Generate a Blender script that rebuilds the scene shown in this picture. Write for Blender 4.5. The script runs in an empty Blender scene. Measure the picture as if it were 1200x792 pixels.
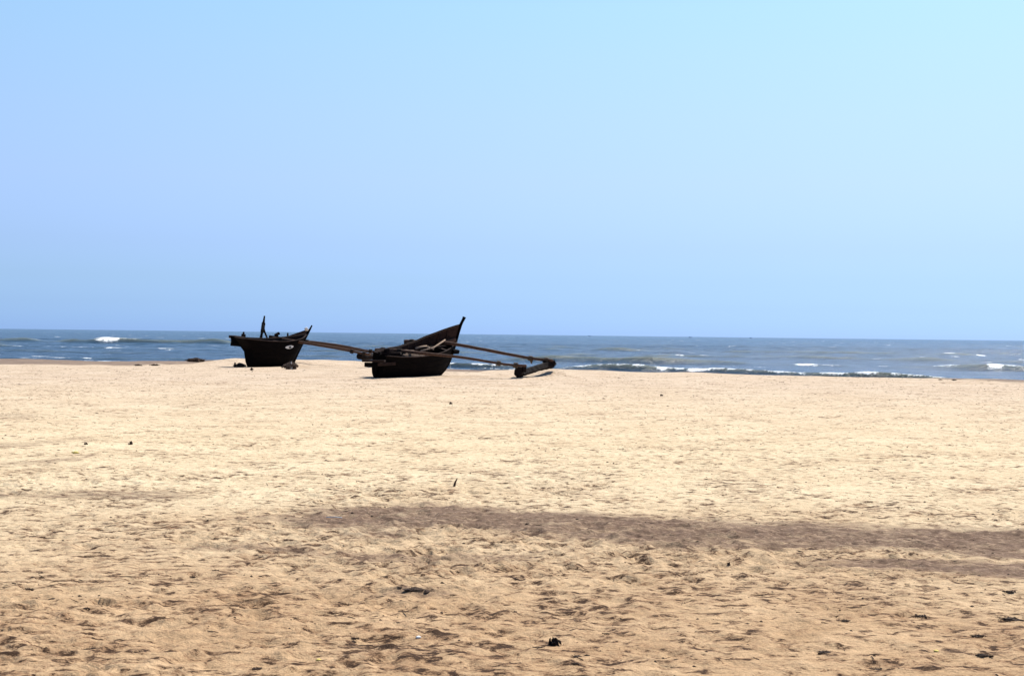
import bpy, math, random
import numpy as np
from mathutils import Vector, Matrix

random.seed(7)
rng = np.random.RandomState(11)
S = bpy.context.scene
COL = S.collection
R = math.radians

# ------------------------------------------------------------------ camera
CAM = Vector((0.0, 0.0, 1.7))
F = 1667.0                      # focal length in photo pixels (50 mm on 36 mm film)
PITCH = -math.atan(4.0 / F)
ROLL = math.atan(14.0 / 1200.0)
fwd = Vector((0, math.cos(PITCH), math.sin(PITCH)))
right0 = Vector((1, 0, 0)); up0 = right0.cross(fwd)
right = right0 * math.cos(ROLL) + up0 * math.sin(ROLL)
up = right.cross(fwd)
cam_d = bpy.data.cameras.new('camera'); cam = bpy.data.objects.new('camera', cam_d); COL.objects.link(cam)
cam_d.sensor_width = 36.0; cam_d.lens = 50.0; cam_d.clip_start = 0.1; cam_d.clip_end = 80000
cam.matrix_world = Matrix(((right.x, up.x, -fwd.x, CAM.x), (right.y, up.y, -fwd.y, CAM.y),
                           (right.z, up.z, -fwd.z, CAM.z), (0, 0, 0, 1)))
S.camera = cam

# ------------------------------------------------------------------ sky, sun, exposure
SUN_EL, SUN_AZ = R(53), R(35)       # azimuth measured clockwise from +Y (view direction)
w = bpy.data.worlds.new('World'); S.world = w; w.use_nodes = True
nt = w.node_tree; nt.nodes.clear()
N = nt.nodes.new; Lk = nt.links.new
out = N('ShaderNodeOutputWorld'); bg = N('ShaderNodeBackground'); sky = N('ShaderNodeTexSky')
sky.sky_type = 'NISHITA'; sky.sun_disc = False; sky.sun_elevation = SUN_EL; sky.sun_rotation = SUN_AZ
sky.air_density = 1.0; sky.dust_density = 0.7; sky.ozone_density = 1.0
tc = N('ShaderNodeTexCoord'); sep = N('ShaderNodeSeparateXYZ'); Lk(tc.outputs['Generated'], sep.inputs[0])
ramp = N('ShaderNodeValToRGB'); Lk(sep.outputs['Z'], ramp.inputs[0])
SKY_STOPS = [(0, (0.628, 1.111, 2.636)), (0.0072, (0.599, 1.055, 2.401)), (0.0192, (0.579, 0.957, 2.029)), (0.0372, (0.607, 0.907, 1.689)), (0.061, (0.706, 0.92, 1.562)), (0.106, (0.948, 1.075, 1.507)), (0.15, (1.115, 1.239, 1.511)), (0.19, (1.227, 1.388, 1.544)), (0.225, (1.289, 1.508, 1.587)), (0.33, (0.813, 1.111, 1.283)), (0.5, (0.56, 0.853, 1.189)), (1, (0.698, 0.865, 1.078))]
cr = ramp.color_ramp
for i, (p, c) in enumerate(SKY_STOPS):
    e = cr.elements[i] if i < 2 else cr.elements.new(p)
    e.position = p; e.color = (*[v * 0.5 for v in c], 1)
mul = N('ShaderNodeMix'); mul.data_type = 'RGBA'; mul.blend_type = 'MULTIPLY'; mul.inputs[0].default_value = 1
mul.clamp_result = False
Lk(sky.outputs[0], mul.inputs[6]); Lk(ramp.outputs[0], mul.inputs[7])
Lk(mul.outputs[2], bg.inputs[0]); bg.inputs[1].default_value = 0.13
Lk(bg.outputs[0], out.inputs[0])

sd = bpy.data.lights.new('sun', 'SUN'); sd.energy = 4.4; sd.angle = R(0.5); sd.color = (1.0, 0.95, 0.87)
so = bpy.data.objects.new('sun', sd); COL.objects.link(so)
sdir = Vector((math.sin(SUN_AZ) * math.cos(SUN_EL), math.cos(SUN_AZ) * math.cos(SUN_EL), math.sin(SUN_EL)))
so.rotation_euler = sdir.to_track_quat('Z', 'Y').to_euler(); so.location = (0, 0, 30)
S.view_settings.view_transform = 'Standard'; S.view_settings.look = 'None'
S.view_settings.exposure = 0.60; S.view_settings.gamma = 1.0; S.view_settings.use_curve_mapping = False

# ------------------------------------------------------------------ helpers
def px_ray(px, py):
    return (fwd * F + right * (px - 600) + up * (396 - py)).normalized()
def at(px, py, z=0.0):                     # photo pixel -> point on the level z
    d = px_ray(px, py); t = (z - CAM.z) / d.z
    return CAM + d * t
def at_d(px, y, z):                        # point at forward distance y and height z in the column of px
    # iterate because of the roll
    x = 0.0
    for _ in range(4):
        v = Vector((x, y, z)) - CAM
        f = v.dot(fwd); x += ((px - 600) - v.dot(right) / f * F) * f / F
    return Vector((x, y, z))
def proj(x, y, z):                         # numpy projection to photo pixels
    vx, vy, vz = x - CAM.x, y - CAM.y, z - CAM.z
    f = vx * fwd.x + vy * fwd.y + vz * fwd.z; f = np.where(f > 0.2, f, 0.2)
    r_ = vx * right.x + vy * right.y + vz * right.z; u_ = vx * up.x + vy * up.y + vz * up.z
    return 600 + r_ / f * F, 396 - u_ / f * F

PERM = rng.permutation(512).astype(np.int64); PERM = np.concatenate([PERM, PERM])
GA = rng.rand(512) * 2 * np.pi; GX, GY = np.cos(GA), np.sin(GA)
def pn(x, y, seed=0):
    xi = np.floor(x).astype(np.int64); yi = np.floor(y).astype(np.int64)
    xf, yf = x - xi, y - yi
    u = xf * xf * xf * (xf * (xf * 6 - 15) + 10); v = yf * yf * yf * (yf * (yf * 6 - 15) + 10)
    def g(ix, iy, fx, fy):
        h = PERM[(PERM[(ix + seed * 17) & 511] + iy) & 511]
        return GX[h] * fx + GY[h] * fy
    a = g(xi, yi, xf, yf); b = g(xi + 1, yi, xf - 1, yf); c = g(xi, yi + 1, xf, yf - 1); d = g(xi + 1, yi + 1, xf - 1, yf - 1)
    return (a + u * (b - a)) + v * ((c + u * (d - c)) - (a + u * (b - a)))   # about -0.7 .. 0.7
def fbm(x, y, o=4, seed=0, g=0.5):
    s = 0; a = 1.0; f = 1.0
    for k in range(o):
        s = s + a * pn(x * f + 13.7 * k, y * f - 7.1 * k, seed + k); a *= g; f *= 2.03
    return s
def sstep(a, b, x):
    t = np.clip((x - a) / (b - a), 0, 1); return t * t * (3 - 2 * t)
def cells(x, y, size, seed):
    """for every point: distances (dx, dy) to nearest jittered cell centre and a random of that cell"""
    cx = np.floor(x / size).astype(np.int64); cy = np.floor(y / size).astype(np.int64)
    best = np.full(x.shape, 1e9); bx = np.zeros_like(x); by = np.zeros_like(x); br = np.zeros_like(x)
    for i in (-1, 0, 1):
        for j in (-1, 0, 1):
            ix, iy = cx + i, cy + j
            h = PERM[(PERM[(ix + seed * 31) & 511] + iy) & 511]
            h2 = PERM[(h + 77 + seed) & 511]; h3 = PERM[(h2 + 131) & 511]
            px_ = (ix + h / 512.0) * size; py_ = (iy + h2 / 512.0) * size
            dx, dy = x - px_, y - py_; d = dx * dx + dy * dy
            m = d < best
            best = np.where(m, d, best); bx = np.where(m, dx, bx); by = np.where(m, dy, by); br = np.where(m, h3 / 512.0, br)
    return bx, by, br

def grid_mesh(name, X, Y, Z, closed=False, attrs=None):
    nr, nc = X.shape
    me = bpy.data.meshes.new(name)
    co = np.stack([X, Y, Z], -1).reshape(-1, 3).astype(np.float32)
    i = np.arange(nr * nc).reshape(nr, nc)
    if closed: j = np.roll(i, -1, 1)
    else: j = i[:, 1:]; i = i[:, :-1]
    q = np.stack([i[:-1], j[:-1], j[1:], i[1:]], -1).reshape(-1, 4)
    me.vertices.add(len(co)); me.vertices.foreach_set('co', co.ravel())
    me.loops.add(q.size); me.loops.foreach_set('vertex_index', q.ravel().astype(np.int32))
    me.polygons.add(len(q)); me.polygons.foreach_set('loop_start', (np.arange(len(q)) * 4).astype(np.int32))
    me.polygons.foreach_set('loop_total', np.full(len(q), 4, np.int32))
    me.polygons.foreach_set('use_smooth', np.ones(len(q), bool))
    me.update(calc_edges=True)
    for k, v in (attrs or {}).items():
        a = me.attributes.new(k, 'FLOAT', 'POINT'); a.data.foreach_set('value', v.ravel().astype(np.float32))
    return me

class MB:
    def __init__(s): s.v = []; s.f = []
    def add(s, vs, fs):
        b = len(s.v); s.v += [tuple(p) for p in vs]; s.f += [tuple(b + k for k in f) for f in fs]
    def box(s, c, size, rot=None):
        hx, hy, hz = [k / 2 for k in size]; c = Vector(c); m = rot or Matrix.Identity(3)
        b = min(hx, hy, hz) * 0.25
        vs = []; # chamfered along the long edges: two rings
        for z, k in ((-hz, b), (-hz + b, 0), (hz - b, 0), (hz, b)):
            for x, y in ((-hx + k, -hy + k), (hx - k, -hy + k), (hx - k, hy - k), (-hx + k, hy - k)):
                vs.append(c + m @ Vector((x, y, z)))
        fs = [(3, 2, 1, 0), (12, 13, 14, 15)]
        for r_ in range(3):
            for k in range(4): fs.append((r_ * 4 + k, r_ * 4 + (k + 1) % 4, r_ * 4 + 4 + (k + 1) % 4, r_ * 4 + 4 + k))
        s.add(vs, fs)
    def tube(s, pts, rad, n=9, wob=0.0, flat=1.0, seed=0):
        rr = random.Random(seed); pts = [Vector(p) for p in pts]
        if not hasattr(rad, '__len__'): rad = [rad] * len(pts)
        vs = []; prev = None
        for i, p in enumerate(pts):
            t = (pts[min(i + 1, len(pts) - 1)] - pts[max(i - 1, 0)]).normalized()
            if prev is None:
                a = t.cross(Vector((0, 0, 1)));
                if a.length < .1: a = t.cross(Vector((1, 0, 0)))
                a.normalize()
            else: a = (prev - t * prev.dot(t)).normalized()
            prev = a; b = t.cross(a)
            for k in range(n):
                an = 2 * math.pi * k / n; r_ = rad[i] * (1 + wob * (rr.random() - .5))
                vs.append(p + a * (math.cos(an) * r_) + b * (math.sin(an) * r_ * flat))
        fs = [tuple(range(n - 1, -1, -1)), tuple((len(pts) - 1) * n + k for k in range(n))]
        for i in range(len(pts) - 1):
            for k in range(n): fs.append((i * n + k, i * n + (k + 1) % n, (i + 1) * n + (k + 1) % n, (i + 1) * n + k))
        s.add(vs, fs)
    def blob(s, c, size, seed=0, nu=12, nv=8, amp=.25, rot=0.0, freq=1.5):
        c = Vector(c); vs = []; off = seed * 3.7
        m = Matrix.Rotation(rot, 3, 'Z')
        for i in range(nv + 1):
            th = math.pi * i / nv
            for k in range(nu):
                ph = 2 * math.pi * k / nu
                d = Vector((math.sin(th) * math.cos(ph), math.sin(th) * math.sin(ph), math.cos(th)))
                n_ = float(pn(np.array([d.x * freq + off + d.z]), np.array([d.y * freq - off + d.z * .7]), seed % 9)[0])
                n_ += .5 * float(pn(np.array([d.x * 3 * freq + off - d.z * 2]), np.array([d.y * 3 * freq + off + d.z]), seed % 7)[0])
                q = d * (1 + amp * 2 * n_)
                vs.append(c + m @ Vector((q.x * size[0], q.y * size[1], q.z * size[2])))
        fs = []
        for i in range(nv):
            for k in range(nu): fs.append((i * nu + k, (i + 1) * nu + k, (i + 1) * nu + (k + 1) % nu, i * nu + (k + 1) % nu))
        s.add(vs, fs)
    def build(s, name, mat, parent=None, smooth=False, M=None):
        me = bpy.data.meshes.new(name); vs = [tuple(M @ Vector(p)) for p in s.v] if M else s.v
        me.from_pydata(vs, [], s.f); me.materials.append(mat); me.update()
        if smooth: me.polygons.foreach_set('use_smooth', [True] * len(me.polygons))
        o = bpy.data.objects.new(name, me); COL.objects.link(o)
        if parent: o.parent = parent
        return o
def tag(o, label=None, cat=None, group=None, kind=None):
    for k, v in (('label', label), ('category', cat), ('group', group), ('kind', kind)):
        if v: o[k] = v
    return o
def empty(name, loc, rot=None):
    o = bpy.data.objects.new(name, None); COL.objects.link(o); o.empty_display_size = .2
    M = Matrix.Translation(loc)
    if rot: M = M @ rot.to_4x4()
    o.matrix_world = M
    return o

# ------------------------------------------------------------------ material kit
class Mat:
    def __init__(s, name):
        s.m = bpy.data.materials.new(name); s.m.use_nodes = True; s.t = s.m.node_tree
        s.p = s.t.nodes['Principled BSDF']; s.out = s.t.nodes['Material Output']
    def n(s, typ, **kw):
        x = s.t.nodes.new(typ)
        for k, v in kw.items(): setattr(x, k, v)
        return x
    def l(s, a, b): s.t.links.new(a, b)
    def noise(s, scale, detail=4, rough=.55, vec=None, dist=0.0):
        x = s.n('ShaderNodeTexNoise'); x.inputs['Scale'].default_value = scale; x.inputs['Detail'].default_value = detail
        x.inputs['Roughness'].default_value = rough; x.inputs['Distortion'].default_value = dist
        if vec is not None: s.l(vec, x.inputs['Vector'])
        return x.outputs[0]
    def ramp(s, fac, stops):
        x = s.n('ShaderNodeValToRGB'); s.l(fac, x.inputs[0]); c = x.color_ramp
        for i, (p, v) in enumerate(stops):
            e = c.elements[i] if i < 2 else c.elements.new(p)
            e.position = p; e.color = (*v, 1) if hasattr(v, '__len__') else (v, v, v, 1)
        return x.outputs[0]
    def mix(s, fac, a, b, mode='MIX'):
        x = s.n('ShaderNodeMix', data_type='RGBA', blend_type=mode)
        for inp, v in ((0, fac), (6, a), (7, b)):
            if hasattr(v, 'type') or hasattr(v, 'is_output'): s.l(v, x.inputs[inp])
            elif hasattr(v, '__len__'): x.inputs[inp].default_value = (*v, 1)
            else: x.inputs[inp].default_value = v
        return x.outputs[2]
    def math(s, op, a, b=None, clamp=False):
        x = s.n('ShaderNodeMath', operation=op, use_clamp=clamp)
        for i, v in enumerate((a, b)):
            if v is None: continue
            if hasattr(v, 'is_output'): s.l(v, x.inputs[i])
            else: x.inputs[i].default_value = v
        return x.outputs[0]
    def attr(s, name):
        x = s.n('ShaderNodeAttribute'); x.attribute_name = name; return x.outputs['Fac']
    def pos(s, scale=(1, 1, 1)):
        g = s.n('ShaderNodeNewGeometry'); m = s.n('ShaderNodeMapping'); s.l(g.outputs['Position'], m.inputs[0]); m.inputs['Scale'].default_value = scale
        return m.outputs[0]
    def objc(s, scale=(1, 1, 1)):
        g = s.n('ShaderNodeTexCoord'); m = s.n('ShaderNodeMapping'); s.l(g.outputs['Object'], m.inputs[0]); m.inputs['Scale'].default_value = scale
        return m.outputs[0]
    def bump(s, h, strength, dist, prev=None):
        b = s.n('ShaderNodeBump'); s.l(h, b.inputs['Height']); b.inputs['Strength'].default_value = strength; b.inputs['Distance'].default_value = dist
        if prev: s.l(prev, b.inputs['Normal'])
        return b.outputs[0]

def wood(name, c1, c2, rough=.85, scale=(3, 14, 14), spec=.2):
    M = Mat(name); v = M.objc(scale); f = M.noise(1.5, 6, .65, v, .6)
    c = M.ramp(f, [(.3, c1), (.7, c2)]); M.l(c, M.p.inputs['Base Color'])
    M.p.inputs['Roughness'].default_value = rough; M.p.inputs['Specular IOR Level'].default_value = spec
    M.l(M.bump(f, .6, .02), M.p.inputs['Normal']); return M.m
def plain(name, c1, c2, scale=20, rough=.9, spec=.2, bump=.02):
    M = Mat(name); f = M.noise(scale, 5, .6, M.objc())
    c = M.ramp(f, [(.35, c1), (.65, c2)]); M.l(c, M.p.inputs['Base Color'])
    M.p.inputs['Roughness'].default_value = rough; M.p.inputs['Specular IOR Level'].default_value = spec
    M.l(M.bump(f, .7, bump), M.p.inputs['Normal']); return M.m

m_tar = wood('tarred_planks', (.0018, .0016, .0018), (.006, .0042, .004), .9, (2, 2, 9), .04)
m_inner = wood('weathered_inner_planks', (.010, .005, .0045), (.042, .020, .014), .9, (2, 8, 9))
m_rail = wood('gunwale_wood', (.008, .004, .0035), (.034, .016, .011), .9, (2, 12, 12))
m_pole = wood('pole_wood', (.038, .021, .015), (.13, .070, .045), .9, (14, 14, 14))
m_light = wood('bleached_wood', (.18, .12, .085), (.34, .25, .18), .85, (14, 14, 14))
m_log = wood('float_log', (.004, .0022, .002), (.013, .007, .006), .95, (2, 12, 12))
m_rope = plain('old_rope', (.05, .035, .025), (.14, .10, .07), 60)
m_darkrope = plain('dark_rope', (.012, .010, .009), (.04, .03, .024), 60)
m_weed = plain('dry_seaweed', (.022, .013, .009), (.075, .046, .030), 30)
m_kelp = plain('brown_kelp', (.025, .014, .009), (.085, .048, .030), 12)
m_net = plain('heaped_net', (.05, .032, .022), (.16, .11, .08), 25)
m_cloth = plain('pale_cloth', (.55, .53, .50), (.75, .73, .70), 10)
m_white = plain('white_paint', (.65, .65, .63), (.8, .8, .78), 8, .7, .3, .003)
m_black = plain('black_paint', (.008, .008, .009), (.014, .014, .014), 8, .7, .3, .003)
m_husk = plain('coconut_husk', (.008, .006, .005), (.026, .018, .013), 30)
m_stone = plain('dark_stone', (.03, .02, .016), (.09, .06, .045), 25)
m_yellow = plain('yellow_peel', (.55, .42, .10), (.75, .62, .22), 10)
m_ship = plain('far_ship_paint', (.20, .28, .40), (.24, .33, .46), .2)

# ------------------------------------------------------------------ sand
#           photo column:   -900   0    150   220   300  380  430  470  520  560  600  700  900  1200  2200
CX = np.array([-900, 0, 150, 220, 300, 345, 380, 430, 480, 520, 560, 600, 640, 700, 900, 1200, 2200], float)
CY = np.array([78, 80, 78, 80, 86, 88, 87, 85, 78, 68.5, 67, 69, 71.5, 70, 65, 60.3, 50], float)   # distance where the beach tips over to the sea
def crest_d(x, y):
    px = 600 + x / np.maximum(y, 1) * F
    return np.interp(px, CX, CY)
P_float0 = at(607, 441); P_float1 = at(645, 438)
MOUNDS = [  # (x, y, radius x, radius y, height)
    (at(256, 428).x, at(256, 428).y + 5, 1.5, 1.5, .24), (at(345, 427).x + .3, 73.5, 1.6, 2.0, .17),
    (-.2 + at(604, 441).x, 55.2, 1.2, 1.6, .13), (at(640, 438).x + .2, 56.9, .9, 1.2, .34)]
def sand_detail(x, y, r):
    m1 = .014 * fbm(x / .9, y / .9, 3, 9)
    rough = .55 + .9 * sstep(-.25, .3, fbm(x / 5.0, y / 5.0, 2, 21))
    bx, by, br = cells(x + .1 * pn(x * 3, y * 3, 3), y + .1 * pn(x * 3, y * 3, 4), .52, 3)
    a = br * 6.283; ca, sa = np.cos(a), np.sin(a)
    u = (bx * ca + by * sa) / .14; v = (-bx * sa + by * ca) / .085
    d2 = u * u + v * v
    foot = -.022 * np.exp(-d2 * d2 * .35) + .010 * np.exp(-(np.sqrt(d2) - 1.7) ** 2 * 3.0)
    bx, by, br = cells(x + .05 * pn(x * 5, y * 5, 8), y + .05 * pn(x * 5, y * 5, 2), .23, 8)
    d2 = (bx * bx + by * by) / .055 ** 2
    small = (-.017 * np.exp(-d2) * (br > .35) + .022 * np.exp(-d2 * .7) * (br < .2))
    fine = .015 * fbm(x / .12, y / .12, 3, 15)
    ridg = .008 * (1 - np.abs(fbm(x / .42 + .6 * pn(x, y, 2), y / .42, 2, 33)) * 2.4)
    near = 1 - .72 * sstep(10, 24, r)
    return (m1 + (foot * (br * .6 + .6) + small + fine + ridg) * rough * near) * (1 - sstep(48, 61, r))

def sand_z(x, y, detail=True):
    r = np.hypot(x, y)
    z = .07 * fbm(x / 9.0, y / 9.0, 2, 1) * sstep(5, 14, r) + .05 * fbm(x / 2.6, y / 4.0, 3, 61) * sstep(62, 74, y)
    yy = np.maximum(y, 1.0); cd = crest_d(x, y)
    edge = cd + 1.2 * pn(x / 4.0, y / 40.0, 5) + .5 * pn(x / 1.1, y / 40.0, 6)
    t = y - edge
    z = z - np.where(t > 0, 0.085 * t + .0 , 0) * sstep(0, 2.5, t)
    for (mx, my, rx, ry, h) in MOUNDS:
        z = z + h * np.exp(-((x - mx) / rx) ** 2 - ((y - my) / ry) ** 2)
    z = np.maximum(z, -3.0)
    if detail:
        dm = (r < 62) & (y > -1)
        if dm.any(): z = z.copy(); z[dm] += sand_detail(x[dm], y[dm], r[dm])
    return z
def ground(x, y):
    return float(sand_z(np.array([float(x)]), np.array([float(y)]))[0])

# columns: dense across the picture, coarse elsewhere; closed ring round the camera
a_f = np.linspace(R(-23), R(23), 1050)
a_s = np.concatenate([R(23) + (R(337) - R(23)) * (np.linspace(0, 1, 202)[1:-1])])
A = np.concatenate([a_f, a_s])
r_ = np.concatenate([np.linspace(.05, 5.6, 26)[:-1], np.exp(np.linspace(math.log(5.6), math.log(95), 1250)), np.linspace(96.5, 330, 90)])
RR, AA = np.meshgrid(r_, A, indexing='ij')
X = RR * np.sin(AA); Y = RR * np.cos(AA)
Z = sand_z(X, Y)
PX, PY = proj(X, Y, Z * 0)
infront = (Y > 3)
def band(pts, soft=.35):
    """streak of darker sand colour: pts = photo column, top row, bottom row"""
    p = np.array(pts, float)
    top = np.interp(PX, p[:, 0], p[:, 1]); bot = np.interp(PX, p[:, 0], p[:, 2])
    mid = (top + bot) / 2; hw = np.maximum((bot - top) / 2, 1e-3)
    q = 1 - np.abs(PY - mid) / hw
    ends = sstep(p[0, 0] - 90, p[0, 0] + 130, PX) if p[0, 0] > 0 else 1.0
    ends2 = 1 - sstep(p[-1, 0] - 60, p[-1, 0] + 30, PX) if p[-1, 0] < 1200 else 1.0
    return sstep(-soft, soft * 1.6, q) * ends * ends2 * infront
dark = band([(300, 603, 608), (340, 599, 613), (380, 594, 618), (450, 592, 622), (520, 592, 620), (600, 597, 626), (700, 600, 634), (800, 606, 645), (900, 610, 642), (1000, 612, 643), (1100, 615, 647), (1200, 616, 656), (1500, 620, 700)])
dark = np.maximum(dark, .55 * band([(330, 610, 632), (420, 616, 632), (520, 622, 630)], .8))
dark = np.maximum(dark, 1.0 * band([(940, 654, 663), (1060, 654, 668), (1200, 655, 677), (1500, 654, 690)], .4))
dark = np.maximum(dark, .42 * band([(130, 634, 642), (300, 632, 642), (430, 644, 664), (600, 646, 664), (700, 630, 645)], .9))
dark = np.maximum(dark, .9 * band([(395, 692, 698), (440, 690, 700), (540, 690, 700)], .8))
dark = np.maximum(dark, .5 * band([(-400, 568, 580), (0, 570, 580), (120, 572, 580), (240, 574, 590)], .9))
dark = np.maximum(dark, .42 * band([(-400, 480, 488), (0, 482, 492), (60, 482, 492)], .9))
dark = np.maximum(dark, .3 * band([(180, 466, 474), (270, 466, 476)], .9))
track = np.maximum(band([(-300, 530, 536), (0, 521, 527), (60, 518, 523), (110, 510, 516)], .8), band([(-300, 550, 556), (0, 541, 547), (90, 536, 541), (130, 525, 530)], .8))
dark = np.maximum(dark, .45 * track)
# damp strip below the beach tip, plus painted shade at left mound and bow
cdist = crest_d(X, Y)
damp_shade_w = np.interp(PX, [-900, 0, 130, 200, 225, 245, 283, 291, 500, 520, 560, 575, 1080, 1110, 1200, 2000], [14, 13, 9, 8, 6, 4.5, 3.5, 0, 0, 5, 4, 0, 0, 1.6, 2.4, 3])  # left mound and bow scoop widths put shade into the sand colour
damp = np.where(damp_shade_w > 0, sstep(-damp_shade_w - .6, -damp_shade_w + 1.5, Y - cdist + 3.0 * fbm(X / 3, Y / 5, 3, 4)), 0) * (Y > 30)
damp = np.maximum(damp, sstep(3.5, 5, Y - cdist))
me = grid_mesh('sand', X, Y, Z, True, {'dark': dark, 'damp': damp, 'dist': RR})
sand = bpy.data.objects.new('beach_sand', me); COL.objects.link(sand); tag(sand, kind='structure')

M = Mat('sand')
P = M.pos()
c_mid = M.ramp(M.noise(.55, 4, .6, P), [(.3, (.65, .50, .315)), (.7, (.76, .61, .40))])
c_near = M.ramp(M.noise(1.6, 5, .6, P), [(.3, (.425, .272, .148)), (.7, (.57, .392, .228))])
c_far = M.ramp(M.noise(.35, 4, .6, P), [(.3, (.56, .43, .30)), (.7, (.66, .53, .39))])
dist = M.attr('dist')
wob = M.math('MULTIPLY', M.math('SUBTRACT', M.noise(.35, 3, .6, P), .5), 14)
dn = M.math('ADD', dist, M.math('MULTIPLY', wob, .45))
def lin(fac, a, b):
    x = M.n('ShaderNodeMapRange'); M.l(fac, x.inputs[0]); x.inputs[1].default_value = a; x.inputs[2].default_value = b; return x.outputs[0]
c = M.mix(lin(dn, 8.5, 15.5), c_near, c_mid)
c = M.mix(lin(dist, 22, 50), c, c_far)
# grain scale mottling
mot = M.noise(9, 6, .7, P)
c = M.mix(1.0, c, M.ramp(mot, [(.25, .72), (.5, .98), (.75, 1.16)]), 'MULTIPLY')
gr = M.noise(70, 3, .8, P)
c = M.mix(1.0, c, M.ramp(gr, [(.3, .74), (.7, 1.20)]), 'MULTIPLY')
# flecks of dark litter gathered in patches: brown stain, then crumbly black
patch = M.noise(.9, 4, .65, P)
patch2 = M.noise(3.2, 4, .65, P)
nearf = lin(dist, 24, 7.5)
fl1 = M.noise(8.5, 9, .74, M.pos((.8, 1.15, 1)), .5)
th = M.math('ADD', fl1, M.math('ADD', M.math('MULTIPLY', patch, .30), M.math('MULTIPLY', patch2, .16)))
th = M.math('ADD', th, M.math('MULTIPLY', nearf, .05))
c = M.mix(M.ramp(th, [(.75, 0.0), (.85, .68)]), c, (.20, .105, .054))
fl2 = M.noise(26, 9, .8, M.pos((.7, 1.2, 1)), .3)
core = M.ramp(th, [(.76, 0.0), (.90, 1.0)])
blk = M.math('ADD', fl2, M.math('MULTIPLY', core, .28))
c = M.mix(M.ramp(blk, [(.63, 0.0), (.72, .93)]), c, (.035, .018, .011))
# thin pale-brown streaks everywhere, slightly larger at distance
fl3 = M.noise(4.2, 10, .82, P, .6)
far = M.ramp(M.math('ADD', fl3, M.math('MULTIPLY', patch, .22)), [(.65, 0.0), (.75, .55)])
c = M.mix(far, c, (.30, .17, .09))
fl4 = M.noise(1.9, 12, .86, M.pos((.6, 1.0, 1)), .3)
c = M.mix(M.math('MULTIPLY', M.ramp(fl4, [(.625, 0.0), (.70, .5)]), lin(dist, 12, 25)), c, (.32, .20, .115))
# darker streaks in the sand colour
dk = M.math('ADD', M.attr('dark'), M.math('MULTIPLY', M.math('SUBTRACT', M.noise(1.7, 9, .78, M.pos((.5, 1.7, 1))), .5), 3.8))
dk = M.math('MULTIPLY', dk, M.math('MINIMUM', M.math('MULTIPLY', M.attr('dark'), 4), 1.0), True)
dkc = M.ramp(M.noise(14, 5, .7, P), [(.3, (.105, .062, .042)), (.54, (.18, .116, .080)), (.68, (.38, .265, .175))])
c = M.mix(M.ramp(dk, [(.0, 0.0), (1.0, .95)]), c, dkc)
# damp foreshore, with the painted shade of mound and bow scoop
dpc = M.ramp(M.noise(.9, 5, .7, P), [(.3, (.13, .09, .07)), (.7, (.25, .185, .14))])
dmp = M.math('ADD', M.attr('damp'), M.math('MULTIPLY', M.math('SUBTRACT', M.noise(.8, 8, .75, M.pos((1, .5, 1))), .5), 2.2))
dmp = M.math('MULTIPLY', dmp, M.math('MINIMUM', M.math('MULTIPLY', M.attr('damp'), 4), 1.0), True)
c = M.mix(M.math('MULTIPLY', dmp, .92), c, dpc)
M.l(c, M.p.inputs['Base Color']); M.p.inputs['Roughness'].default_value = .95; M.p.inputs['Specular IOR Level'].default_value = .1
h1 = M.noise(11, 6, .62, P, .2); h2 = M.noise(55, 4, .7, P)
M.l(M.bump(h2, .8, .009, M.bump(h1, .8, .045)), M.p.inputs['Normal'])
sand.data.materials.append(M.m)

# ------------------------------------------------------------------ sea
SEA = -1.0
ang = np.concatenate([np.linspace(R(-70), R(-24), 60)[:-1], np.linspace(R(-24), R(24), 760), np.linspace(R(24), R(70), 60)[1:]])
dd = np.concatenate([np.arange(52, 180, .28), np.arange(180, 420, .6), np.exp(np.linspace(math.log(420), math.log(60000), 420))])
D, TA = np.meshgrid(dd, np.tan(ang), indexing='ij')
X = D * TA; Y = D; PX = 600 + TA * F
fade = 1 - sstep(350, 1500, Y)
calm = .45 + .55 * sstep(110, 220, Y)                       # smoother close to the shore
Z = np.zeros_like(X)
for (lx, ly, amp, sd_) in ((14, 7, .16, 1), (7, 3.4, .11, 2), (3.2, 1.7, .06, 3), (1.5, .9, .03, 4)):
    wx = X + 2.5 * pn(X / 30, Y / 30, 7)
    Z += 1.25 * amp * calm * fade * pn(wx / lx + 3 * sd_, (Y + X * .12) / ly, sd_) * 1.25
Zfar = .35 * pn(X / 60, Y / 22, 12) + .25 * pn(X / 24, Y / 9, 13)
Z += Zfar * sstep(170, 320, Y) * (1 - sstep(1500, 4000, Y))
foam = np.zeros_like(X); face = np.zeros_like(X)
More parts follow.
